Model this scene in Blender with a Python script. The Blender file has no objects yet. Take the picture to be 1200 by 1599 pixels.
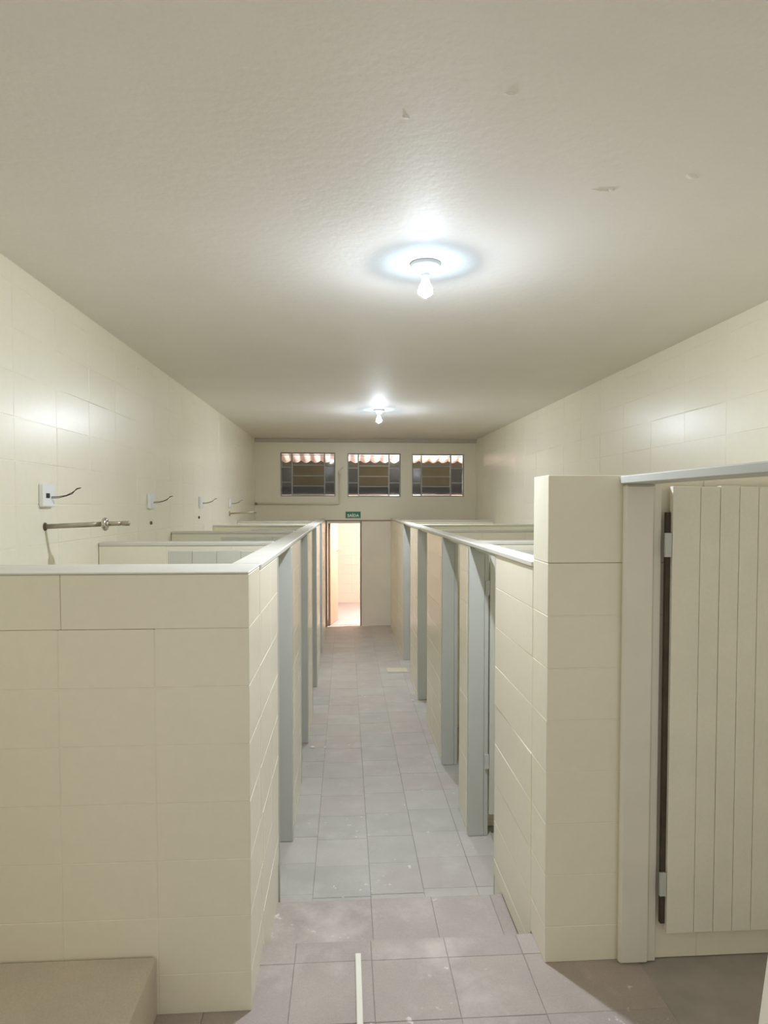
import bpy, bmesh, math, random
from mathutils import Vector, Matrix
random.seed(7)
S = bpy.context.scene
COL = S.collection
PI = math.pi

# ------------------------------------------------------------------ camera, world, exposure
YAW, PITCH, EYE = math.radians(3.43), math.radians(2.0), 2.06
cam_data = bpy.data.cameras.new('camera')
cam_data.sensor_width = 36.0
cam_data.lens = 36.0 * 1000.0 / 1599.0
cam_data.shift_y = 23.5 / 1599.0
cam_data.clip_start = 0.05
camera = bpy.data.objects.new('camera', cam_data)
camera.location = (0, 0, EYE)
camera.rotation_euler = (PI / 2 - PITCH, 0, -YAW)
COL.objects.link(camera)
S.camera = camera

world = bpy.data.worlds.new('world')
S.world = world
world.use_nodes = True
bg = world.node_tree.nodes['Background']
bg.inputs['Color'].default_value = (1.0, 0.98, 0.95, 1)
bg.inputs['Strength'].default_value = 0.45   # sky fill, let in by leaving the unseen rear of the room open

S.view_settings.view_transform = 'Standard'
S.view_settings.look = 'None'
S.view_settings.gamma = 1.0
S.view_settings.use_curve_mapping = False
S.view_settings.exposure = 0.78
S.cycles.max_bounces = 14
S.cycles.diffuse_bounces = 10
S.cycles.glossy_bounces = 5
S.cycles.transmission_bounces = 8
S.cycles.use_denoising = True
S.cycles.sample_clamp_indirect = 6.0
S.cycles.caustics_reflective = False
S.cycles.caustics_refractive = False

BULB = 2700.0          # radiance of the two room bulbs
BULB_YARD = 4000.0     # warm lamp of the passage outside

# ------------------------------------------------------------------ materials
def srgb(r, g, b):
    def f(c):
        c /= 255.0
        return c / 12.92 if c <= 0.04045 else ((c + 0.055) / 1.055) ** 2.4
    return (f(r), f(g), f(b), 1.0)

def mat(name, rgb, rough=0.5, vary=0.06, scale=3.0, bump=0.0, bscale=40.0, metal=0.0,
        fine=0.0, fscale=60.0, dirt=None, dirt_amt=0.0, dscale=2.0, coat=0.0, spec=0.5, specks=None):
    m = bpy.data.materials.new(name)
    m.use_nodes = True
    nt = m.node_tree
    N, Lk = nt.nodes, nt.links
    b = N['Principled BSDF']
    b.inputs['Roughness'].default_value = rough
    b.inputs['Metallic'].default_value = metal
    b.inputs['Specular IOR Level'].default_value = spec
    if coat:
        b.inputs['Coat Weight'].default_value = coat
        b.inputs['Coat Roughness'].default_value = 0.15
    tc = N.new('ShaderNodeTexCoord')
    geo = N.new('ShaderNodeNewGeometry')
    c = srgb(*rgb)
    lo = tuple(x * (1 - vary) for x in c[:3]) + (1,)
    hi = tuple(min(1, x * (1 + vary)) for x in c[:3]) + (1,)
    n1 = N.new('ShaderNodeTexNoise')
    n1.inputs['Scale'].default_value = scale
    n1.inputs['Detail'].default_value = 5
    Lk.new(geo.outputs['Position'], n1.inputs['Vector'])
    r1 = N.new('ShaderNodeValToRGB')
    r1.color_ramp.elements[0].position = 0.3
    r1.color_ramp.elements[1].position = 0.7
    r1.color_ramp.elements[0].color = lo
    r1.color_ramp.elements[1].color = hi
    Lk.new(n1.outputs['Fac'], r1.inputs['Fac'])
    out = r1.outputs['Color']
    if fine:
        n2 = N.new('ShaderNodeTexNoise')
        n2.inputs['Scale'].default_value = fscale
        n2.inputs['Detail'].default_value = 6
        Lk.new(geo.outputs['Position'], n2.inputs['Vector'])
        r2 = N.new('ShaderNodeMapRange')
        r2.inputs['From Min'].default_value = 0.3
        r2.inputs['From Max'].default_value = 0.7
        r2.inputs['To Min'].default_value = 1 - fine
        r2.inputs['To Max'].default_value = 1 + fine
        Lk.new(n2.outputs['Fac'], r2.inputs['Value'])
        mx = N.new('ShaderNodeVectorMath')
        mx.operation = 'SCALE'
        Lk.new(out, mx.inputs[0])
        Lk.new(r2.outputs['Result'], mx.inputs['Scale'])
        out = mx.outputs['Vector']
    if dirt:
        n3 = N.new('ShaderNodeTexNoise')
        n3.inputs['Scale'].default_value = dscale
        n3.inputs['Detail'].default_value = 7
        n3.inputs['Roughness'].default_value = 0.62
        Lk.new(geo.outputs['Position'], n3.inputs['Vector'])
        r3 = N.new('ShaderNodeMapRange')
        r3.inputs['From Min'].default_value = 0.52
        r3.inputs['From Max'].default_value = 0.72
        r3.inputs['To Max'].default_value = dirt_amt
        Lk.new(n3.outputs['Fac'], r3.inputs['Value'])
        mm = N.new('ShaderNodeMix')
        mm.data_type = 'RGBA'
        Lk.new(r3.outputs['Result'], mm.inputs[0])
        Lk.new(out, mm.inputs[6])
        mm.inputs[7].default_value = srgb(*dirt)
        out = mm.outputs[2]
    if specks:      # small splashes of pale paint and cement
        n5 = N.new('ShaderNodeTexNoise')
        n5.inputs['Scale'].default_value = specks
        n5.inputs['Detail'].default_value = 3
        Lk.new(geo.outputs['Position'], n5.inputs['Vector'])
        n6 = N.new('ShaderNodeTexNoise')
        n6.inputs['Scale'].default_value = 2.3
        n6.inputs['Detail'].default_value = 2
        Lk.new(geo.outputs['Position'], n6.inputs['Vector'])
        ad = N.new('ShaderNodeMath')
        ad.operation = 'MULTIPLY_ADD'
        Lk.new(n6.outputs['Fac'], ad.inputs[0])
        ad.inputs[1].default_value = 0.45
        Lk.new(n5.outputs['Fac'], ad.inputs[2])
        r5 = N.new('ShaderNodeMapRange')
        r5.inputs['From Min'].default_value = 0.935
        r5.inputs['From Max'].default_value = 1.0
        r5.inputs['To Max'].default_value = 0.75
        Lk.new(ad.outputs[0], r5.inputs['Value'])
        m5 = N.new('ShaderNodeMix')
        m5.data_type = 'RGBA'
        Lk.new(r5.outputs['Result'], m5.inputs[0])
        Lk.new(out, m5.inputs[6])
        m5.inputs[7].default_value = srgb(226, 222, 214)
        out = m5.outputs[2]
    Lk.new(out, b.inputs['Base Color'])
    if bump:
        n4 = N.new('ShaderNodeTexNoise')
        n4.inputs['Scale'].default_value = bscale
        n4.inputs['Detail'].default_value = 4
        Lk.new(geo.outputs['Position'], n4.inputs['Vector'])
        bp = N.new('ShaderNodeBump')
        bp.inputs['Strength'].default_value = bump
        bp.inputs['Distance'].default_value = 0.01
        Lk.new(n4.outputs['Fac'], bp.inputs['Height'])
        Lk.new(bp.outputs['Normal'], b.inputs['Normal'])
    return m

def glow(name, rgb, strength):
    m = bpy.data.materials.new(name)
    m.use_nodes = True
    nt = m.node_tree
    nt.nodes.clear()
    o = nt.nodes.new('ShaderNodeOutputMaterial')
    e = nt.nodes.new('ShaderNodeEmission')
    e.inputs['Color'].default_value = (*rgb, 1)
    e.inputs['Strength'].default_value = strength
    nt.links.new(e.outputs[0], o.inputs['Surface'])
    return m

def glass(name, rgb, rough, ribs):
    m = bpy.data.materials.new(name)
    m.use_nodes = True
    nt = m.node_tree
    N, Lk = nt.nodes, nt.links
    b = N['Principled BSDF']
    b.inputs['Base Color'].default_value = srgb(*rgb)
    b.inputs['Roughness'].default_value = rough
    b.inputs['Transmission Weight'].default_value = 1.0
    b.inputs['IOR'].default_value = 1.45
    if ribs:
        geo = N.new('ShaderNodeNewGeometry')
        w = N.new('ShaderNodeTexWave')
        w.bands_direction = 'X'
        w.inputs['Scale'].default_value = ribs
        w.inputs['Distortion'].default_value = 0.6
        Lk.new(geo.outputs['Position'], w.inputs['Vector'])
        bp = N.new('ShaderNodeBump')
        bp.inputs['Strength'].default_value = 0.12
        bp.inputs['Distance'].default_value = 0.01
        Lk.new(w.outputs['Fac'], bp.inputs['Height'])
        Lk.new(bp.outputs['Normal'], b.inputs['Normal'])
    return m

PAINT = mat('cream_gloss_paint', (233, 228, 208), 0.25, 0.02, 1.5, 0.04, 14.0, fine=0.012, fscale=30, spec=0.42)
PAINT_ROOM = mat('cream_room_paint', (235, 230, 210), 0.30, 0.02, 1.5, 0.04, 14.0, fine=0.012, fscale=30, spec=0.40)
PAINT_MATT = mat('cream_wall_paint', (226, 221, 201), 0.38, 0.03, 1.2, 0.08, 18.0)
CEIL = mat('grey_ceiling_paint', (233, 229, 222), 0.65, 0.03, 1.1, 0.14, 26.0, fine=0.015, fscale=90, spec=0.2)
CAPM = mat('pale_cap_paint', (208, 205, 194), 0.5, 0.05, 5.0, 0.15, 45.0)
GREY = mat('grey_door_paint', (188, 190, 184), 0.36, 0.03, 4.0, 0.05, 60.0)
GREYD = mat('grey_plank_paint', (200, 200, 188), 0.42, 0.03, 6.0, 0.06, 70.0, fine=0.02, fscale=90)
GREYN = mat('shade_lifted_plank_grey', (228, 224, 207), 0.42, 0.03, 6.0, 0.06, 70.0, fine=0.02, fscale=90)  # plank grey lightened to make up for the shade in the near stall
GREYF = mat('shade_lifted_frame_grey', (224, 220, 206), 0.38, 0.03, 5.0, 0.06, 50.0)  # frame grey lightened to offset weak light on the near jambs
GAP = mat('dark_gap_strip', (70, 62, 48), 0.8, 0.2, 20)
CEMENT = mat('grey_cement', (172, 163, 152), 0.75, 0.08, 4.0, 0.25, 60.0, fine=0.06, fscale=160,
             dirt=(205, 200, 192), dirt_amt=0.5, dscale=3.0)
PLINTH = mat('plinth_cement', (206, 196, 180), 0.8, 0.08, 3.0, 0.3, 70.0, fine=0.06, fscale=150,
             dirt=(185, 180, 165), dirt_amt=0.4, dscale=2.5)
BROWN = mat('brown_cement', (232, 208, 176), 0.8, 0.14, 3.5, 0.25, 60.0, fine=0.06, fscale=150,
            dirt=(186, 168, 148), dirt_amt=0.6, dscale=4.0)
TILES = [mat('floor_tile_grey_%s' % w, c, 0.5, 0.06, 5.0, 0.12, 70.0, fine=0.05, fscale=150,
             dirt=(200, 197, 190), dirt_amt=0.6, dscale=4.0, specks=24.0)
         for w, c in (('cool', (176, 174, 168)), ('mid', (180, 175, 168)), ('warm', (180, 173, 166)), ('pale', (184, 180, 173)))]
LAND = [mat('landing_tile_%s' % w, c, 0.62, 0.07, 5.0, 0.18, 70.0, fine=0.06, fscale=150,
            dirt=(208, 201, 194), dirt_amt=0.65, dscale=3.5, specks=20.0)
        for w, c in (('pink', (172, 161, 154)), ('grey', (167, 158, 152)), ('pale', (176, 166, 159)))]
GROUT = mat('floor_grout', (164, 157, 150), 0.85, 0.1, 8)
BEIGE = mat('beige_tile', (208, 200, 176), 0.5, 0.04, 6)
WHITE = mat('white_plastic', (232, 233, 232), 0.35, 0.01, 4)
WPAINT = mat('white_board_paint', (232, 229, 216), 0.45, 0.03, 5, 0.05, 40)
STEEL = mat('stained_steel', (176, 166, 146), 0.38, 0.15, 12, 0.1, 50, metal=0.45)
CHROME = mat('bright_steel', (196, 190, 178), 0.2, 0.05, 8, metal=0.9)
BLACK = mat('black_plastic', (22, 22, 24), 0.5, 0.05, 6)
WIRE = mat('dark_wire', (74, 66, 54), 0.5, 0.1, 30)
HOLE = mat('rusty_hole', (96, 80, 62), 0.8, 0.2, 40)
FRAMEM = mat('brown_grey_door_frame', (150, 136, 122), 0.45, 0.05, 6)
SIGNG = mat('sign_green', (26, 122, 84), 0.4, 0.03, 5)
SIGNW = mat('sign_white', (235, 238, 230), 0.5, 0.02, 5)
WINF = mat('window_steel_paint', (150, 156, 152), 0.4, 0.05, 10)
PANE_C = glass('clear_ribbed_glass', (246, 246, 246), 0.04, 14)
PANE_D = glass('smoky_ribbed_glass', (185, 190, 198), 0.10, 18)
SHEET = mat('pink_white_roof_sheet', (250, 234, 231), 0.6, 0.04, 5)
OLIVE = mat('olive_stucco', (104, 98, 76), 0.9, 0.12, 2.0, 0.2, 30)
YARD = mat('passage_paint', (192, 180, 168), 0.35, 0.03, 2.0)
YARDF = mat('passage_floor', (176, 162, 160), 0.6, 0.04, 4.0)
LEAFM = mat('cream_door_leaf', (232, 227, 212), 0.4, 0.03, 3.0, 0.04, 30)
BEAM = mat('beam_grey_paint', (182, 175, 162), 0.6, 0.04, 2.0)
LEAFO = mat('glare_dimmed_door_leaf', (160, 138, 118), 0.45, 0.03, 3.0, 0.04, 30)  # leaf paint darkened to offset glare from the passage lamp
CRUMB = mat('plaster_crumb', (232, 230, 224), 0.9, 0.03, 30)
LAMPW = mat('white_lamp_base', (226, 226, 226), 0.4, 0.01, 4)
GLOW = glow('bulb_light', (0.82, 0.89, 1.0), BULB)
GLOW_B = glow('bulb_body_light', (0.52, 0.73, 1.0), 46.0)
GLOW_Y = glow('bulb_light_warm', (1.0, 0.88, 0.80), BULB_YARD)

# ------------------------------------------------------------------ helpers
def tag(o, label=None, cat=None, group=None, kind=None):
    if label: o['label'] = label
    if cat: o['category'] = cat
    if group: o['group'] = group
    if kind: o['kind'] = kind
    return o

def empty(name, loc=(0, 0, 0), rz=0.0, parent=None):
    o = bpy.data.objects.new(name, None)
    o.empty_display_size = 0.1
    o.location = loc
    o.rotation_euler = (0, 0, rz)
    if parent: o.parent = parent
    COL.objects.link(o)
    return o

def thing(name, label, cat, loc=(0, 0, 0), rz=0.0, group=None):
    return tag(empty(name, loc, rz), label, cat, group, 'thing')

def link(name, me, parent=None, loc=(0, 0, 0), rot=(0, 0, 0)):
    o = bpy.data.objects.new(name, me)
    o.location = loc
    o.rotation_euler = rot
    if parent: o.parent = parent
    COL.objects.link(o)
    return o

def mesh_of(bm, name, m, smooth=False):
    me = bpy.data.meshes.new(name)
    bmesh.ops.recalc_face_normals(bm, faces=bm.faces)
    bm.to_mesh(me)
    bm.free()
    me.materials.append(m)
    if smooth:
        for p in me.polygons: p.use_smooth = True
    return me

def add_box(bm, lo, hi, bevel=0.0):
    r = bmesh.ops.create_cube(bm, size=1.0)
    vs = r['verts']
    for v in vs:
        v.co = Vector(((lo[i] + hi[i]) / 2 + v.co[i] * (hi[i] - lo[i]) for i in range(3)))
    if bevel:
        es = list({e for v in vs for e in v.link_edges})
        bmesh.ops.bevel(bm, geom=es, offset=bevel, segments=1, affect='EDGES', profile=0.5)

def box(name, lo, hi, m, parent=None, bevel=0.0):
    """one box mesh, its origin at the middle of its underside (in the parent's frame)"""
    c = ((lo[0] + hi[0]) / 2, (lo[1] + hi[1]) / 2, lo[2])
    bm = bmesh.new()
    add_box(bm, [lo[i] - c[i] for i in range(3)], [hi[i] - c[i] for i in range(3)], bevel)
    return link(name, mesh_of(bm, name, m), parent, c)

CACHE = {}
def unit(name, dims, m, bevel):
    """a shared bevelled box centred on its origin"""
    k = (name, tuple(round(d, 3) for d in dims), m.name, bevel)
    if k not in CACHE:
        bm = bmesh.new()
        add_box(bm, [-d / 2 for d in dims], [d / 2 for d in dims], bevel)
        CACHE[k] = mesh_of(bm, name, m)
    return CACHE[k]

def tube(bm, pts, r, seg=8, cap=True):
    pts = [Vector(p) for p in pts]
    rings = []
    for i, p in enumerate(pts):
        a = pts[max(0, i - 1)]; b = pts[min(len(pts) - 1, i + 1)]
        d = (b - a).normalized()
        u = d.cross(Vector((0, 0, 1)))
        if u.length < 1e-3: u = d.cross(Vector((1, 0, 0)))
        u.normalize(); w = d.cross(u)
        rr = r[i] if isinstance(r, (list, tuple)) else r
        rings.append([bm.verts.new(p + (u * math.cos(2 * PI * k / seg) + w * math.sin(2 * PI * k / seg)) * rr) for k in range(seg)])
    for A, B in zip(rings, rings[1:]):
        for k in range(seg):
            bm.faces.new((A[k], A[(k + 1) % seg], B[(k + 1) % seg], B[k]))
    if cap:
        bm.faces.new(rings[0]); bm.faces.new(rings[-1])

def lathe(prof, seg=28):
    bm = bmesh.new()
    rings = []
    for r, z in prof:
        if r < 1e-5: rings.append([bm.verts.new((0, 0, z))])
        else: rings.append([bm.verts.new((r * math.cos(2 * PI * k / seg), r * math.sin(2 * PI * k / seg), z)) for k in range(seg)])
    for A, B in zip(rings, rings[1:]):
        for k in range(seg):
            j = (k + 1) % seg
            if len(A) == 1: bm.faces.new((A[0], B[k], B[j]))
            elif len(B) == 1: bm.faces.new((A[k], A[j], B[0]))
            else: bm.faces.new((A[k], A[j], B[j], B[k]))
    return bm

def cuts(a, b, step, phase):
    """joints of a run a..b at phase + k*step"""
    out = [a]
    k = math.ceil((a - phase) / step - 1e-6)
    while phase + k * step < b - 0.03:
        v = phase + k * step
        if v > a + 0.03: out.append(v)
        k += 1
    out.append(b)
    return list(zip(out, out[1:]))

GAPW = 0.0010
def lay_blocks(parent, along, a, b, t0, t1, z0, z1, step, phase, zstep=0.2, zphase=0.04,
               tilt=0.0022, m=None, name='block', keep=None, gap=None, bev=0.0020):
    """courses of painted blocks from a to b along axis 'x' or 'y', t0..t1 through the wall"""
    m = m or PAINT
    for (za, zb) in cuts(z0, z1, zstep, zphase):
        for (sa, sb) in cuts(a, b, step, phase):
            if keep and not keep((sa + sb) / 2, (za + zb) / 2): continue
            g = gap or GAPW
            ls, h, th = sb - sa - g, zb - za - g, t1 - t0
            dims = (ls, th, h) if along == 'x' else (th, ls, h)
            me = unit(name, dims, m, bev)
            j = random.uniform(-0.0006, 0.0006)
            sc, tc, zc = (sa + sb) / 2, (t0 + t1) / 2 + j, (za + zb) / 2
            rot = (random.gauss(0, tilt), 0, random.gauss(0, tilt)) if along == 'x' else (0, random.gauss(0, tilt), random.gauss(0, tilt))
            link(name, me, parent, (sc, tc, zc) if along == 'x' else (tc, sc, zc), rot)

# ------------------------------------------------------------------ measures of the room (metres)
ZC = 3.16                       # ceiling
XL, YF, YB = -1.505, 10.80, -0.9
LAND_Z, TREAD_Z = 0.30, 0.15
LAND_Y, TREAD_Y = 2.53, 3.04
L, R = -0.33, 0.76              # faces of the two low partitions on the corridor
TOP = 1.832                     # top of the partitions
TH = 0.115                      # left corridor partition
THR = 0.088                     # right corridor partition
def xr(y): return 2.30 - 0.0083 * y     # the right-hand room wall runs slightly inward

# ------------------------------------------------------------------ floor
floor = tag(empty('floor', (0, 3, 0)), kind='structure')
def fl(x0, y0, z0, x1, y1, z1, m, name, bevel=0.0):
    return box(name, (x0, y0 - 3, z0), (x1, y1 - 3, z1), m, floor, bevel)
slab = fl(-1.9, TREAD_Y + 0.001, -0.15, 2.7, YF + 0.15, -0.0035, GROUT, 'slab')
land = fl(-1.9, YB, -0.15, 2.7, LAND_Y, LAND_Z - 0.0035, GROUT, 'landing')
tread = fl(-1.9, LAND_Y + 0.001, -0.15, 2.7, TREAD_Y, TREAD_Z - 0.0035, GROUT, 'step')
def tile(x0, x1, y0, y1, top, m, th=0.012, gap=0.0016):
    me = unit('tile', (x1 - x0 - gap, y1 - y0 - gap, th), m, 0.0016)
    return link('tile', me, floor, ((x0 + x1) / 2, (y0 + y1) / 2 - 3, top - th / 2 + random.uniform(-0.0008, 0.0008)),
         (random.gauss(0, 0.0012), random.gauss(0, 0.0012), 0))
XS = [-0.46, -0.177, 0.129, 0.413, 0.70, 0.90]
OFF = [0.0, -0.035, -0.02, 0.015, 0.015]
for c in range(5):
    y = TREAD_Y + 0.003
    nxt = TREAD_Y + 0.295 + OFF[c]
    k = 0
    while y < YF - 0.05:
        y2 = min(nxt, YF)
        m = random.choice(TILES if y < 7 else TILES[1:])
        t = tile(XS[c], XS[c + 1], y, y2, 0.0, m)
        y = y2; nxt += 0.295 + random.uniform(-0.004, 0.004)
        k += 1
# loose pale tile by the third right-hand opening
pt = link('tile', unit('tile', (0.25, 0.20, 0.008), BEIGE, 0.0016), floor, (0.635, 7.87 - 3, 0.005))
pt['label'] = 'yellowish cream tile, paler than the grey ones'
for x0, x1 in ((-0.44, 0.118), (0.118, 0.41), (0.41, 0.70), (0.70, 0.86)):
    tile(x0, x1, LAND_Y + 0.003, TREAD_Y, TREAD_Z, random.choice(LAND))
lx = [-1.50, -1.09, -0.793, -0.496, -0.20, 0.097, 0.394, 0.691, 1.127]
ly = [LAND_Y, 2.414, 2.117, 1.82, 1.523, 1.2]
for i in range(len(lx) - 1):
    for j in range(len(ly) - 1):
        tile(lx[i], lx[i + 1], ly[j + 1], ly[j], LAND_Z, random.choice(LAND))
fl(-1.50, YB, LAND_Z - 0.01, 1.127, 1.198, LAND_Z - 0.001, LAND[1], 'rear_screed')
fl(1.130, YB, LAND_Z - 0.01, 2.34, 2.45, LAND_Z - 0.004, BROWN, 'shower_screed')
fl(-1.50, TREAD_Y, -0.012, -0.462, YF, -0.002, CEMENT, 'stall_screed')
fl(0.902, TREAD_Y, -0.012, 2.28, YF, -0.002, CEMENT, 'stall_screed')

# ------------------------------------------------------------------ ceiling and room walls
bm = bmesh.new()
add_box(bm, (-1.9, 0.2, ZC), (2.7, YF + 0.15, ZC + 0.12))  # ceiling stops short above the camera to let sky fill in
ceiling = tag(link('ceiling', mesh_of(bm, 'ceiling', CEIL)), kind='structure')
def lump(x, y, sx, sy, h, rz, seed):
    rnd = random.Random(seed)
    bm = bmesh.new()
    bmesh.ops.create_icosphere(bm, subdivisions=2, radius=1.0)
    for v in bm.verts:
        k = 1 + rnd.uniform(-0.22, 0.22)
        v.co = Vector((v.co.x * sx * k, v.co.y * sy * k, v.co.z * h * 0.9 * k))
    link('plaster_lump', mesh_of(bm, 'plaster_lump', CEIL, True), ceiling, (x, y, ZC + 0.001), (0, 0, rz))
for q, a in enumerate(((0.445, 1.73, 0.018, 0.006, 0.006, 0.1), (0.172, 1.85, 0.012, 0.008, 0.006, 0.6),
                       (0.895, 2.23, 0.042, 0.008, 0.006, 0.05), (0.93, 2.225, 0.014, 0.012, 0.007, 0.9),
                       (1.16, 2.12, 0.026, 0.016, 0.005, 0.3))):
    lump(*a, q)

wall_left = tag(empty('wall_left', (XL, 3, 0)), kind='structure')
box('wall_core', (-0.20, YB - 3, 0), (-0.0016, YF + 0.15 - 3, ZC), PAINT_ROOM, wall_left)
LB, LP = 0.43, 3.02 - 3
lay_blocks(wall_left, 'y', 2.0 - 3, YF - 3, -0.025, 0.0, 1.65, ZC, LB, LP, zphase=2.06, tilt=0.0045, gap=0.0024, bev=0.0030, m=PAINT_ROOM)
wall_right = tag(empty('wall_right', (xr(3), 3, 0), 0.0083), kind='structure')
box('wall_core', (0.0016, YB - 3, 0), (0.20, YF + 0.15 - 3, ZC), PAINT_ROOM, wall_right)
RB, RP = 0.465, 3.71 - 3
lay_blocks(wall_right, 'y', 1.4 - 3, YF - 3, 0.0, 0.025, 1.65, ZC, RB, RP, zphase=2.075, tilt=0.0045, gap=0.0024, bev=0.0030, m=PAINT_ROOM)
def joined_blocks(parent, a, b, t0, t1, z0, z1, step, phase, zphase):
    bm = bmesh.new()
    for za, zb in cuts(z0, z1, 0.2, zphase):
        for sa, sb in cuts(a, b, step, phase):
            add_box(bm, (t0, sa + 0.0014, za + 0.0014), (t1, sb - 0.0014, zb - 0.0014))
    tag(link('block', mesh_of(bm, 'block_field', PAINT_ROOM), parent), kind='stuff')
joined_blocks(wall_left, YB - 3, YF - 3, -0.025, 0.0, 0.0, 1.648, LB, LP, 0.06)
joined_blocks(wall_left, YB - 3, 1.99 - 3, -0.025, 0.0, 1.65, ZC, LB, LP, 2.06)
joined_blocks(wall_right, YB - 3, YF - 3, 0.0, 0.025, 0.0, 1.648, RB, RP, 0.075)
joined_blocks(wall_right, YB - 3, 1.39 - 3, 0.0, 0.025, 1.65, ZC, RB, RP, 2.075)

# far wall, built round its three windows and the doorway
WINS = [(-1.086, -0.172, 2.20, 2.932, -0.897, -0.353),
        (0.034, 0.929, 2.192, 2.922, 0.216, 0.734),
        (1.124, 2.011, 2.197, 2.914, 1.288, 1.790)]
DX0, DX1, DZ = -0.345, 0.822, 1.803
wall_far = tag(empty('wall_far', (0.36, YF, 0)), kind='structure')
def wf(x0, x1, z0, z1, name='plaster'):
    return (x0 - 0.36, 0, z0), (x1 - 0.36, 0.15, z1)
bm = bmesh.new()
for x0, x1, z0, z1 in ((-1.9, DX0, 0, 2.19), (DX1, 2.7, 0, 2.19), (DX0, DX1, DZ, 2.19)):
    add_box(bm, *wf(x0, x1, z0, z1))
edges = [-1.9] + [v for w in WINS for v in w[:2]] + [2.7]
for i in range(0, 8, 2):
    add_box(bm, *wf(edges[i], edges[i + 1], 2.19, ZC))
for w in WINS:
    if w[2] > 2.191: add_box(bm, *wf(w[0], w[1], 2.19, w[2]))
    add_box(bm, *wf(w[0], w[1], w[3], ZC))
link('plaster', mesh_of(bm, 'plaster', PAINT_MATT), wall_far)
trim = tag(box('trim_1', (XL, YF - 0.07, ZC - 0.058), (xr(YF), YF, ZC), BEAM, None, 0.006), kind='structure')

# ------------------------------------------------------------------ windows
def make_window(n, x0, x1, z0, z1, m0, m1):
    w = tag(empty('window_%d' % n, ((x0 + x1) / 2, YF + 0.05, z0)), kind='structure')
    cx = (x0 + x1) / 2
    H = z1 - z0
    a, b = x0 - cx, x1 - cx
    p, q = m0 - cx, m1 - cx
    f = 0.018
    for lo, hi in (((a, 0, 0), (a + f, 0.03, H)), ((b - f, 0, 0), (b, 0.03, H)),
                   ((a + f, 0, 0), (b - f, 0.03, f)), ((a + f, 0, H - f), (b - f, 0.03, H))):
        box('frame', lo, hi, WINF, w, 0.002)
    top = H - 0.025 - f
    for x in (p, q):
        box('mullion', (x - 0.011, -0.004, f), (x + 0.011, 0.026, H - f), WINF, w, 0.002)
    box('glazing_bar', (a + f, 0.0, top), (b - f, 0.02, top + 0.010), WINF, w, 0.001)
    for s0, s1 in ((a + f, p - 0.011), (q + 0.011, b - f)):
        hs = [f, H * 0.325, H * 0.665, top]
        for z in hs[1:3]:
            box('glazing_bar', (s0, 0.0, z - 0.008), (s1, 0.02, z + 0.008), WINF, w, 0.001)
        for k in range(3):
            box('pane', (s0, 0.009, hs[k] + 0.008), (s1, 0.012, hs[k + 1] - 0.008), PANE_C if k == 2 else PANE_D, w)
        box('pane', (s0, 0.009, top + 0.01), (s1, 0.012, H - f), PANE_C, w)
    hs = [f, H * 0.24, H * 0.475, H * 0.717, top]
    for z in hs[1:4]:
        box('slat_rail', (p + 0.011, -0.006, z - 0.007), (q - 0.011, 0.02, z + 0.007), WINF, w, 0.001)
    box('pane', (p + 0.011, 0.009, hs[0]), (q - 0.011, 0.012, hs[1] - 0.007), PANE_D, w)
    box('pane', (p + 0.011, 0.009, hs[3] + 0.007), (q - 0.011, 0.012, hs[4]), PANE_C, w)
    box('pane', (p + 0.011, 0.009, top + 0.01), (q - 0.011, 0.012, H - f), PANE_C, w)
    for k in (1, 2):     # two pivoting glass louvres, tipped open
        h = hs[k + 1] - hs[k] - 0.03
        me = unit('louvre', (q - p - 0.03, 0.004, h), PANE_C, 0.0)
        o = link('louvre', me, w, ((p + q) / 2, 0.05, hs[k] + 0.03), (math.radians(92.4), 0, 0))
    return w
for i, w in enumerate(WINS): make_window(i + 1, *w)

# ------------------------------------------------------------------ far doorway (door_1)
door = tag(empty('door_1', (0.24, YF, 0)), kind='structure')
def dl(x0, y0, z0, x1, y1, z1): return (x0 - 0.24, y0, z0), (x1 - 0.24, y1, z1)
box('frame', *dl(DX0, -0.012, 0, DX0 + 0.035, 0.10, DZ), FRAMEM, door, 0.004)
box('frame', *dl(0.806, -0.012, 0, DX1, 0.10, DZ), FRAMEM, door, 0.004)
box('frame', *dl(DX0 + 0.035, -0.012, DZ - 0.022, 0.806, 0.10, DZ), FRAMEM, door, 0.004)
box('frame', *dl(0.243, 0.0, 0, 0.268, 0.08, DZ - 0.022), FRAMEM, door, 0.004)
box('frame', *dl(DX0 + 0.035, 0.0, 1.745, 0.243, 0.08, DZ - 0.022), LEAFM, door, 0.003)
box('closed_leaf', *dl(0.270, 0.006, 0.008, 0.804, 0.045, DZ - 0.024), LEAFM, door, 0.004)
leaf = box('open_leaf', (0, -0.02, 0.012), (0.54, 0.02, 1.74), LEAFO, door, 0.004)
ang = math.radians(77)
leaf.rotation_euler = (0, 0, ang)
cxm = 0.27
leaf.location = (-0.30 - 0.24 + 0.02 + cxm * math.cos(ang), 0.085 + cxm * math.sin(ang), 0.012)
bm = bmesh.new()
tube(bm, [(0.19, -0.02, 1.23), (0.19, -0.065, 1.23), (0.13, -0.07, 1.23), (0.09, -0.068, 1.23)], 0.009, 8)
hd = link('handle', mesh_of(bm, 'handle', CHROME, True), leaf)
hd['label'] = 'steel lever handle'
box('jamb_block', *dl(DX0 - 0.01, -0.035, 0, DX0 + 0.03, -0.012, 0.05), FRAMEM, door, 0.003)

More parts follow.
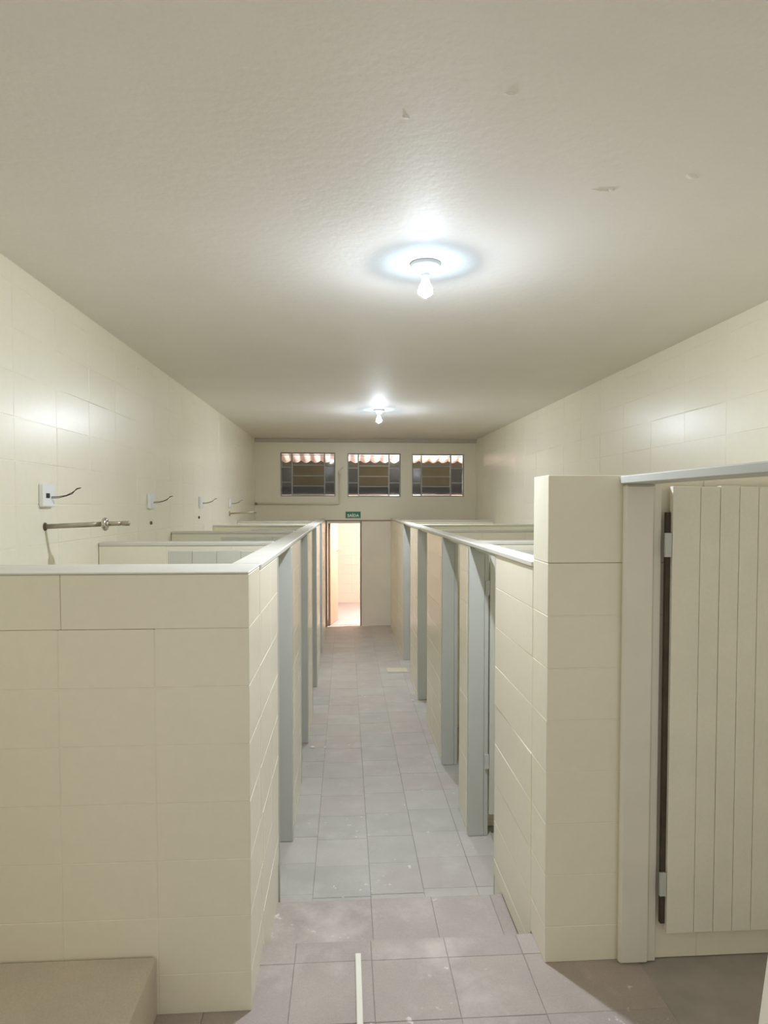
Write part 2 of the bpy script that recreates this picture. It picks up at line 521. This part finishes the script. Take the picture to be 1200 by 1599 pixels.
# ------------------------------------------------------------------ covered passage beyond the doorway
tag(box('floor', (-8, YF + 0.15, -0.15), (9, 16.0, 0.0), YARDF), kind='structure')
wo = tag(empty('wall_outside', (0.4, 13.44, 0)), kind='structure')
box('wall_core', (-4.4, 0.022, 0), (4.6, 0.16, 2.27), YARD, wo)
lay_blocks(wo, 'x', -1.6, 1.0, 0.0, 0.025, 0.0, 2.27, 0.4, -1.47, m=YARD, zphase=0.2)
box('plaster', (-4.4, 0.001, 0), (-1.6, 0.024, 2.27), YARD, wo)
box('plaster', (1.0, 0.001, 0), (4.6, 0.024, 2.27), YARD, wo)
tag(box('wall_outside', (-8, 16.0, -0.15), (9, 16.2, 6.0), OLIVE), kind='structure')
tag(box('wall_outside', (-8.2, YF + 0.151, -0.15), (-8.0, 16.2, 6.0), OLIVE), kind='structure')  # unseen side walls, added to keep sky light out of the passage
tag(box('wall_outside', (9.0, YF + 0.151, -0.15), (9.2, 16.2, 6.0), OLIVE), kind='structure')
tag(box('sky_block_roof', (-8.2, YF + 0.0, 6.001), (9.2, 16.2, 6.15), OLIVE), kind='structure')  # unseen cover, added so no sky light falls into the passage
tag(box('wall_outside', (-8.2, YF + 0.0, ZC + 0.121), (9.2, YF + 0.15, 6.0), OLIVE), kind='structure')  # this and the next pieces close the added enclosure against sky light
tag(box('wall_outside', (-8.2, YF + 0.0, -0.15), (-1.902, YF + 0.15, ZC + 0.12), OLIVE), kind='structure')
tag(box('wall_outside', (2.702, YF + 0.0, -0.15), (9.2, YF + 0.15, ZC + 0.12), OLIVE), kind='structure')
def roof_sheet():
    bm = bmesh.new()
    n, x0, x1 = 360, -2.4, 3.2
    y0, z0, y1, z1 = YF + 0.16, 3.20, 12.25, 2.90
    rows = []
    for t in (0, 1):
        for s in (0, 1):
            row = []
            for i in range(n + 1):
                x = x0 + (x1 - x0) * i / n
                ph = (x * 2 * PI / 0.187)
                z = (z0, z1)[t] - abs(math.cos(ph / 2)) * 0.045 + s * 0.006
                row.append(bm.verts.new((x, (y0, y1)[t], z)))
            rows.append(row)
    for A, B in ((0, 2), (1, 3), (0, 1), (2, 3)):
        for i in range(n):
            bm.faces.new((rows[A][i], rows[A][i + 1], rows[B][i + 1], rows[B][i]))
    return mesh_of(bm, 'awning', SHEET, True)
aw = thing('corrugated_awning', 'pinkish white corrugated awning with scalloped edge, outside the high windows', 'awning', (0.4, YF + 0.16, 3.2))
o = link('roof_sheet', roof_sheet(), aw, (-0.4, -(YF + 0.16), -3.2))
for bx in (-2.3, 3.1):
    bm = bmesh.new()
    tube(bm, [(bx - 0.4, 0.0, -0.05), (bx - 0.4, 1.25, -0.34)], 0.018)
    link('bracket', mesh_of(bm, 'bracket', WINF), aw)

# ------------------------------------------------------------------ lamps
def ceiling_lamp(x, y, label, glowmat, group=None):
    t = thing('ceiling_lamp', label, 'lamp', (x, y, ZC), 0, group)
    link('base', mesh_of(lathe([(0, 0), (0.068, 0), (0.070, -0.006), (0.066, -0.016), (0.056, -0.019), (0.046, -0.024),
                                (0.036, -0.040), (0.030, -0.046), (0, -0.046)]), 'base', LAMPW, True), t)
    link('socket', mesh_of(lathe([(0, -0.046), (0.021, -0.046), (0.021, -0.060), (0.0175, -0.064), (0.0175, -0.074), (0, -0.074)], 20), 'socket', WHITE, True), t)
    b = link('bulb', mesh_of(lathe([(0, -0.1352), (0.031, -0.1352), (0.0245, -0.1394), (0.013, -0.1471), (0.0045, -0.1527), (0, -0.155)], 24), 'bulb', glowmat, True), t)
    link('bulb_neck', mesh_of(lathe([(0, -0.072), (0.0155, -0.0735), (0.018, -0.082), (0.024, -0.094), (0.0310, -0.110), (0.034, -0.124), (0.0312, -0.135), (0, -0.1351)], 24), 'bulb_neck', GLOW_B, True), b)
    return t
ceiling_lamp(0.367, 2.95, 'lit bare bulb in a round white base, the nearer one on the ceiling', GLOW)
ceiling_lamp(0.388, 7.46, 'lit bare bulb in a round white base, farther one, towards the windows', GLOW)
yl = thing('wall_lamp', 'warm lit bulb on the outside wall of the passage', 'lamp', (1.4, YF + 0.15, 2.03))
bm = lathe([(0, 0), (0.05, 0), (0.05, 0.02), (0.02, 0.03), (0.02, 0.05), (0, 0.05)])
bmesh.ops.rotate(bm, verts=bm.verts, cent=(0, 0, 0), matrix=Matrix.Rotation(-PI / 2, 3, 'X'))
link('base', mesh_of(bm, 'base', LAMPW, True), yl)
bm = lathe([(0, 0.05), (0.018, 0.055), (0.04, 0.10), (0.045, 0.125), (0.03, 0.155), (0, 0.165)])
bmesh.ops.rotate(bm, verts=bm.verts, cent=(0, 0, 0), matrix=Matrix.Rotation(-PI / 2, 3, 'X'))
link('bulb', mesh_of(bm, 'bulb', GLOW_Y, True), yl)

# ------------------------------------------------------------------ partitions
CAPZ = 0.026
def piece(p, along, a, b, t0, t1, z0, z1, step, phase, ox, oy, inset=0.0016):
    """a stretch of block wall: recessed mortar core and every block round it (parent at ox,oy)"""
    o1, o2 = (ox, oy) if along == 'x' else (oy, ox)
    a, b, t0, t1, phase = a - o1, b - o1, t0 - o2, t1 - o2, phase - o1
    lo, hi = (a + inset, t0 + inset, z0), (b - inset, t1 - inset, z1 - 0.003)
    if along == 'y': lo, hi = (lo[1], lo[0], lo[2]), (hi[1], hi[0], hi[2])
    box('mortar', lo, hi, PAINT, p)
    lay_blocks(p, along, a, b, t0, t1, z0, z1, step, phase)

ZT = TOP - CAPZ
# left front wall, facing the camera
FY0, FY1 = 2.193, 2.475
fw = thing('block_partition', 'low cream block wall facing the entrance behind the cement plinth', 'partition', (-0.9, FY0, LAND_Z))
fw.location.z = 0
piece(fw, 'x', XL + 0.003, L, FY0, FY1, LAND_Z, 1.64, 0.318, -0.647 - 0.318 * 3, -0.9, FY0)
lay_blocks(fw, 'x', XL + 0.003 + 0.9, L + 0.9, 0, FY1 - FY0, 1.64, TOP - 0.0075, 0.636, -0.954 + 0.9, 1.0, 9.5)
box('cap', (XL + 0.003 + 0.9, -0.001, TOP - 0.007), (L + 0.9 + 0.001, FY1 - FY0 + 0.03, TOP), CAPM, fw, 0.003)

# left corridor partition
LP_ = [(FY1 + 0.002, 3.11), (3.925, 4.69), (5.545, 6.29), (7.255, 8.15), (8.915, 10.40)]
LJ = [(3.11, 3.87), (4.69, 5.49), (6.29, 7.20), (8.15, 8.86)]
lw = thing('block_partition', 'long low cream block partition with pale cap along left side of corridor', 'partition', (L, 6.5, 0))
for (a, b) in LP_:
    piece(lw, 'y', a, b, L - TH, L, 0.30 if a < 3 else 0.0, ZT, 0.318, FY0 + 0.33, L, 6.5)
box('cap', (-TH - 0.001, FY1 + 0.032 - 6.5, ZT), (0.002, 10.40 - 6.5, TOP), CAPM, lw, 0.005)
# the stretch of the first piece that stands on the steps
box('footing', (-TH, FY1 + 0.056 - 6.5, 0), (-0.003, 3.108 - 6.5, 0.30), PAINT, lw)

# right corridor partition
RP_ = [(2.552, 3.20), (3.925, 4.22), (5.015, 5.94), (6.715, 7.49), (8.445, YF - 0.001)]
RJ = [(3.20, 3.87), (4.22, 4.96), (5.94, 6.66), (7.49, 8.39)]
rw = thing('block_partition', 'long low cream block partition with white cap along right side of corridor', 'partition', (R, 6.5, 0))
for (a, b) in RP_:
    piece(rw, 'y', a, b, R, R + THR, 0.16 if a < 3 else 0.0, ZT, 0.80 if a < 3 else 0.40, 2.40 if a < 3 else 2.36, R, 6.5)
box('cap', (-0.006, 2.554 - 6.5, ZT), (THR + 0.001, YF - 0.001 - 6.5, TOP), CAPM, rw, 0.005)
box('footing', (0.003, 3.042 - 6.5, 0), (THR, 3.198 - 6.5, 0.16), PAINT, rw)

# tall end wall on the right (the pillar-like end seen from the front)
TY0, TY1, TZ = 2.362, 2.55, 2.171
tw = thing('block_partition', 'taller cream block wall ending like a pillar beside the grey door frame', 'partition', (1.5, TY0, 0))
piece(tw, 'x', R, xr(2.45) - 0.004, TY0, TY1, LAND_Z, 1.84, 0.60, R + 0.60, 1.5, TY0)
lay_blocks(tw, 'x', R - 1.5, xr(2.45) - 0.004 - 1.5, 0, TY1 - TY0, 1.84, TZ, 0.60, R + 0.60 - 1.5, 1.0, 9.5)
# entrance-side wall that holds the near door frame, behind the picture edge
ew = thing('block_partition', 'cream block wall running toward the camera beside the near grey door frame', 'partition', (1.03, 1.0, 0))
piece(ew, 'y', 1.16, 1.30, 1.035, 1.158, LAND_Z, 2.137, 0.40, 1.30, 1.03, 1.0)

# cross partitions between the stalls
def cross(x0, x1, y, th, label, z0=0.0):
    p = thing('block_partition', label, 'partition', ((x0 + x1) / 2, y, 0), 0, 'low cross partitions between the stalls')
    piece(p, 'x', x0, x1, y, y + th, z0, ZT - 0.001, 0.40, x0 + 0.40, (x0 + x1) / 2, y)
    box('cap', (x0 - (x0 + x1) / 2, -0.003, ZT - 0.001), (x1 - (x0 + x1) / 2, th + 0.003, TOP - 0.002), CAPM, p, 0.005)
LN = ['first (nearest) low cross partition of the left stalls, behind the gray plank door',
      'second low cross partition of the left stalls', 'third low cross partition of the left stalls, in front of the pipe arm',
      'fourth (farthest) low cross partition of the left stalls']
for y, lab in zip((3.99, 5.62, 7.36, 8.98), LN):
    cross(XL + 0.0025, L - TH - 0.006, y, 0.115, lab)
RN = ['first (nearest) low cross partition of the right stalls, behind a gray plank door', 'second low cross partition of the right stalls',
      'third low cross partition of the right stalls', 'fourth (farthest) low cross partition of the right stalls']
for y, lab in zip((3.99, 5.80, 7.37, 9.50), RN):
    cross(R + THR + 0.006, xr(y) - 0.006, y, 0.115, lab)

# ------------------------------------------------------------------ door frames of the stalls
ORD = ['first (nearest)', 'second', 'third', 'fourth (farthest)']
def stall_frame(side, k, y0, y1):
    s = -1 if side == 'left' else 1
    face = L if s < 0 else R
    TH = globals()['TH'] if s < 0 else THR
    t = thing('door_frame', 'grey painted door frame of the %s opening on the %s of the corridor' % (ORD[k], side), 'door frame', (face + s * TH / 2, (y0 + y1) / 2, 0), 0, 'grey stall door frames')
    h = (y1 - y0) / 2
    w = TH / 2
    x0, x1 = -w - 0.004, w + 0.004
    hz = ZT - 0.001
    far_x0, far_x1 = x0, x1
    box('jamb', (far_x0, h, 0.001), (far_x1, h + 0.052, hz), GREY, t, 0.004)
    if s > 0: box('door_stop', (x1, h + 0.004, 0.001), (x1 + 0.028, h + 0.050, hz - 0.02), GREY, t, 0.003)
    bm = bmesh.new()
    add_box(bm, (x0 + 0.005, -h + 0.001, 0.001 if y0 > 3.15 else 0.001), (x1, -h + 0.014, hz), 0.002)
    link('jamb', mesh_of(bm, 'jamb', GREY), t)
    inner = (x0 + 0.03, x1) if s > 0 else (x0, x1 - 0.03)
    box('head', (inner[0], -h + 0.015, hz - 0.02), (inner[1], h - 0.001, hz), GREY, t, 0.002)
for k, (a, b) in enumerate(LJ): stall_frame('left', k, a, b)
for k, (a, b) in enumerate(RJ): stall_frame('right', k, a, b)

# ------------------------------------------------------------------ plank doors
def plank_door(label, x_hinge, y, s, widths, z0, z1, th, hinge_z, group=None, lean=0.0, GREYD=GREYD):
    """a ledged plank door opened flat against a cross wall; s = direction it runs from the hinge"""
    t = thing('plank_door', label, 'door', (x_hinge, y, z0), lean, group)
    x = 0.0
    H = z1 - z0
    for i, w in enumerate(widths):
        a, b = sorted((s * (x + 0.0009), s * (x + w - 0.0009)))
        dz = random.uniform(-0.003, 0.003) if i else 0
        box('plank', (a, random.uniform(-0.0008, 0.0008), 0), (b, th, H + dz), GREYD, t, 0.0012)
        x += w
    a, b = sorted((s * 0.03, s * (x - 0.03)))
    for z in (0.18, H * 0.5, H - 0.22):
        box('ledge', (a, th + 0.001, z), (b, th + 0.017, z + 0.09), GREYD, t, 0.003)
    for z in hinge_z:
        a, b = sorted((-s * 0.026, -s * 0.001))
        box('hinge', (a, 0.002, z - z0 - 0.045), (b, 0.012, z - z0 + 0.045), GREY, t, 0.001)
    return t
near_w = [0.107, 0.076, 0.074, 0.074, 0.075, 0.076, 0.078, 0.08, 0.09]
plank_door('wide grey plank door standing open inside the near right doorway', 1.213, 2.308, 1, near_w, 0.432, 2.128, 0.026, (1.91, 0.62), GREYD=GREYN)
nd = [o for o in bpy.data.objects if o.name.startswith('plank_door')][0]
es = box('gap_strip', (-0.017, 0.014, 0.03), (-0.001, 0.030, 1.60), GAP, nd)  # dark strip set into the gap between jamb and leaf
es['label'] = 'dark strip in the gap at the hinge side'
lw4 = [0.142] * 4
g = 'grey plank doors of the stalls'
for k, y in enumerate((3.835, 5.455, 7.165)):
    plank_door('grey plank door open against the %s cross partition of the left stalls' % ('first (nearest)', 'second', 'third')[k],
               L - TH - 0.035, y, -1, lw4, 0.12, 1.785, 0.025, (1.6, 0.35), g)
plank_door('grey plank door open inside the first (nearest) stall on the right', R + THR + 0.036, 3.86, 1, [0.14] * 5, 0.14, 1.785, 0.025, (1.55, 0.47), g)


# near right door frame
nf = thing('door_frame', 'large grey door frame at the right edge, its head running to the camera', 'door frame', (1.1, 1.85, LAND_Z))
def nl(x0, y0, z0, x1, y1, z1): return (x0 - 1.1, y0 - 1.85, z0 - LAND_Z), (x1 - 1.1, y1 - 1.85, z1 - LAND_Z)
box('jamb', *nl(1.040, 2.328, LAND_Z + 0.001, 1.158, 2.357, 2.137), GREYF, nf, 0.010)
box('door_stop', *nl(1.158, 2.343, LAND_Z + 0.001, 1.189, 2.357, 2.137), GREYF, nf, 0.003)
box('head', *nl(1.032, 1.303, 2.1375, 1.160, 2.357, 2.168), GREY, nf, 0.004)
box('jamb', *nl(1.040, 1.303, LAND_Z + 0.001, 1.158, 1.335, 2.137), GREYF, nf, 0.008)

# ------------------------------------------------------------------ plinth, strip, board, crumbs
pl = box('cement_plinth', (XL + 0.002, 0.9, LAND_Z), (-0.652, FY0 - 0.004, 0.512), PLINTH, None, 0.008)
tag(pl, 'low grey cement plinth against the left front wall', 'plinth')
st = box('plastic_strip', (0.034, 1.35, LAND_Z + 0.001), (0.056, 2.44, LAND_Z + 0.013), WPAINT, None, 0.002)
tag(st, 'narrow white strip lying on the floor at the bottom of the frame', 'strip')
bd = box('wooden_board', (-0.009, -0.075, 0.0), (0.009, 0.075, 0.72), WPAINT, None, 0.003)
bd.location = (0.942, 1.374, LAND_Z + 0.002)
bd.rotation_euler = (0, math.atan(0.118), 0)
tag(bd, 'white board leaning at the bottom right corner', 'board')
def crumb(x, y, z, s, seed, label):
    rnd = random.Random(seed)
    bm = bmesh.new()
    bmesh.ops.create_icosphere(bm, subdivisions=1, radius=1.0)
    for v in bm.verts:
        v.co = Vector((v.co.x * s * rnd.uniform(0.6, 1.2), v.co.y * s * rnd.uniform(0.6, 1.2), (v.co.z * 0.45 + 0.45) * s * 0.6))
    tag(link('plaster_crumb', mesh_of(bm, 'plaster_crumb', CRUMB), None, (x, y, z + 0.0012)), label, 'debris', 'white plaster crumbs on the floor')
CG = 'tiny white plaster crumb lying on the grey corridor tiles'
crumb(-0.285, 5.39, 0, 0.022, 1, 'larger white plaster crumb beside the second left door frame')
for q, (x, y, s) in enumerate(((-0.178, 5.38, 0.013), (0.70, 6.64, 0.016), (0.40, 4.3, 0.009), (0.10, 4.15, 0.008), (0.06, 3.9, 0.007), (0.30, 4.62, 0.007), (0.55, 4.52, 0.007))):
    crumb(x, y, 0, s, 10 + q, ('white plaster crumb to the right of the larger one, by the left frames', 'white plaster crumb at the foot of the third right door frame')[q] if q < 2 else CG)

# ------------------------------------------------------------------ fittings on the left wall
def outlet(y, z, label, first=False):
    t = thing('outlet_box', label, 'outlet', (XL, y, z), 0, 'white outlet boxes over the left stalls')
    box('plate', (0.001, -0.06, -0.056), (0.026, 0.065, 0.058), WHITE, t, 0.004)
    box('slot', (0.025, -0.035, -0.012), (0.029, 0.0, 0.012), BLACK if first else WHITE, t, 0.001)
    for k, dz in enumerate((0.0, -0.006)):
        bm = bmesh.new()
        tube(bm, [(0.026, 0.02, -0.006 + dz), (0.06, 0.03, -0.004 + dz), (0.095, 0.03, 0.002 + dz * 0.5), (0.125, 0.028, 0.016 + dz), (0.150, 0.025, 0.033 - dz * 0.6), (0.172, 0.02, 0.04)], 0.0022, 6)
        link('wire', mesh_of(bm, 'wire', WIRE, True), t)
outlet(3.30, 2.105, 'white outlet box with black socket and wires, above the first left stall', True)
outlet(5.02, 2.086, 'white outlet box with loose wires above the second left stall')
outlet(6.72, 2.084, 'white outlet box with loose wires above the third left stall')
outlet(8.40, 2.082, 'white outlet box with loose wires above the fourth left stall')

def shower_arm(y, z, label):
    t = thing('shower_arm', label, 'pipe', (XL, y, z), 0, 'metal pipe arms sticking out of the left wall')
    rise = 0.016
    bm = bmesh.new(); tube(bm, [(0.002, 0, 0), (0.275, 0, rise * 0.75)], 0.0125, 12)
    link('pipe', mesh_of(bm, 'pipe', STEEL, True), t)
    bm = bmesh.new(); tube(bm, [(0.315, 0, rise * 0.85), (0.372, 0, rise)], 0.0115, 12)
    tube(bm, [(0.275, 0, rise * 0.75), (0.316, 0, rise * 0.85)], 0.0115, 12)
    link('spout', mesh_of(bm, 'spout', STEEL, True), t)
    bm = bmesh.new(); tube(bm, [(0.373, 0, rise), (0.377, 0, rise), (0.379, 0, rise), (0.415, 0, rise), (0.417, 0, rise)], [0.009, 0.009, 0.0125, 0.0125, 0.010], 12)
    link('threaded_tip', mesh_of(bm, 'threaded_tip', STEEL, True), t)
    bm = bmesh.new(); tube(bm, [(0.284, 0, rise * 0.75), (0.288, 0, rise * 0.75), (0.296, 0, rise * 0.75), (0.304, 0, rise * 0.75), (0.307, 0, rise * 0.75)], [0.020, 0.031, 0.034, 0.031, 0.020], 20)
    link('washer', mesh_of(bm, 'washer', CHROME, True), t)
    bm = bmesh.new(); tube(bm, [(0.0008, 0, 0), (0.0045, 0, 0)], 0.021, 14)
    link('wall_hole', mesh_of(bm, 'wall_hole', HOLE), t)
shower_arm(3.30, 1.950, 'long metal pipe arm with a round washer above the first left stall')
def far_arm(y, z, label):
    t = thing('shower_arm', label, 'pipe', (XL, y, z), 0, 'metal pipe arms sticking out of the left wall')
    bm = bmesh.new(); tube(bm, [(0.002, 0, 0), (0.32, 0, 0.018)], 0.011, 10)
    link('pipe', mesh_of(bm, 'pipe', STEEL, True), t)
    bm = bmesh.new(); tube(bm, [(0.321, 0, 0.018), (0.323, 0, 0.018), (0.35, 0, 0.02), (0.352, 0, 0.02)], [0.009, 0.014, 0.014, 0.01], 10)
    link('threaded_tip', mesh_of(bm, 'threaded_tip', STEEL, True), t)
    bm = bmesh.new(); tube(bm, [(0.001, 0, 0), (0.01, 0, 0), (0.016, 0, 0.001)], [0.034, 0.032, 0.014], 14)
    link('flange', mesh_of(bm, 'flange', STEEL, True), t)
far_arm(8.40, 1.945, 'smaller metal pipe arm with a wall flange above the farthest left stall')
for y, z, lab in ((5.04, 1.92, 'small rusty pipe stub in the wall above the second left stall'), (6.66, 1.93, 'small rusty pipe stub in the wall above the third left stall')):
    bm = bmesh.new()
    tube(bm, [(0, 0, 0), (0.010, 0, 0), (0.011, 0, 0), (0.013, 0, 0)], [0.014, 0.014, 0.009, 0.008], 10)
    tag(link('pipe_stub', mesh_of(bm, 'pipe_stub', HOLE), None, (XL + 0.0005, y, z)), lab, 'pipe', 'pipe stubs in the left wall')

# ------------------------------------------------------------------ fittings on the far wall
wp = thing('water_pipe', 'cream painted pipe running along the far wall and up between two windows', 'pipe', (-0.8, YF, 2.075))
def bend(pts): return pts
bm = bmesh.new()
tube(bm, [(-0.68, -0.03, 0.004), (0.66, -0.03, -0.002), (0.69, -0.03, 0.004), (0.70, -0.03, 0.03), (0.702, -0.03, 0.50)], 0.016, 10)
link('pipe', mesh_of(bm, 'pipe', PAINT_MATT, True), wp)
bm = bmesh.new()
tube(bm, [(-0.70, -0.03, 0.004), (-0.67, -0.03, 0.004)], 0.022, 10)
link('end_cap', mesh_of(bm, 'end_cap', FRAMEM, True), wp)
bm = bmesh.new()
tube(bm, [(0.702, -0.03, 0.48), (0.702, -0.03, 0.545)], 0.026, 12)
link('valve_body', mesh_of(bm, 'valve_body', PAINT_MATT, True), wp)
bm = bmesh.new()
tube(bm, [(0.702, -0.03, 0.545), (0.712, -0.03, 0.575), (0.740, -0.04, 0.60), (0.762, -0.04, 0.62)], 0.010, 8)
link('valve_lever', mesh_of(bm, 'valve_lever', PAINT_MATT, True), wp)
bm = bmesh.new()
tube(bm, [(0, 0, 0), (0, -0.03, 0)], 0.045, 18)
tag(link('junction_box', mesh_of(bm, 'junction_box', PAINT_MATT), None, (-0.43, YF - 0.001, 1.86)), 'small round cream junction cover left of the exit sign', 'box')

sg = thing('exit_sign', 'green sign with white word above the doorway in the far wall', 'sign', (0.126, YF, 1.83))
box('panel', (-0.127, -0.006, 0), (0.127, -0.001, 0.113), SIGNG, sg, 0.001)
box('border', (-0.122, -0.0072, 0.004), (0.122, -0.0062, 0.0065), SIGNW, sg)
cu = bpy.data.curves.new('sign_text', 'FONT')
cu.body = 'SA\u00cdDA'
cu.align_x = 'CENTER'
cu.size = 0.082
cu.offset = 0.0022
cu.extrude = 0.0008
cu.space_character = 1.06
tmp = bpy.data.objects.new('lettering_source', cu)
COL.objects.link(tmp)
bpy.context.view_layer.update()
me = bpy.data.meshes.new_from_object(tmp.evaluated_get(bpy.context.evaluated_depsgraph_get()))
bpy.data.objects.remove(tmp)
me.materials.clear(); me.materials.append(SIGNW)
xs = [v.co.x for v in me.vertices]
k = 0.196 / (max(xs) - min(xs))
me.transform(Matrix.Diagonal((k, k, 1, 1)))
lt = link('lettering', me, sg, (0, -0.0072, 0.026), (PI / 2, 0, 0))
tag(lt, kind=None)
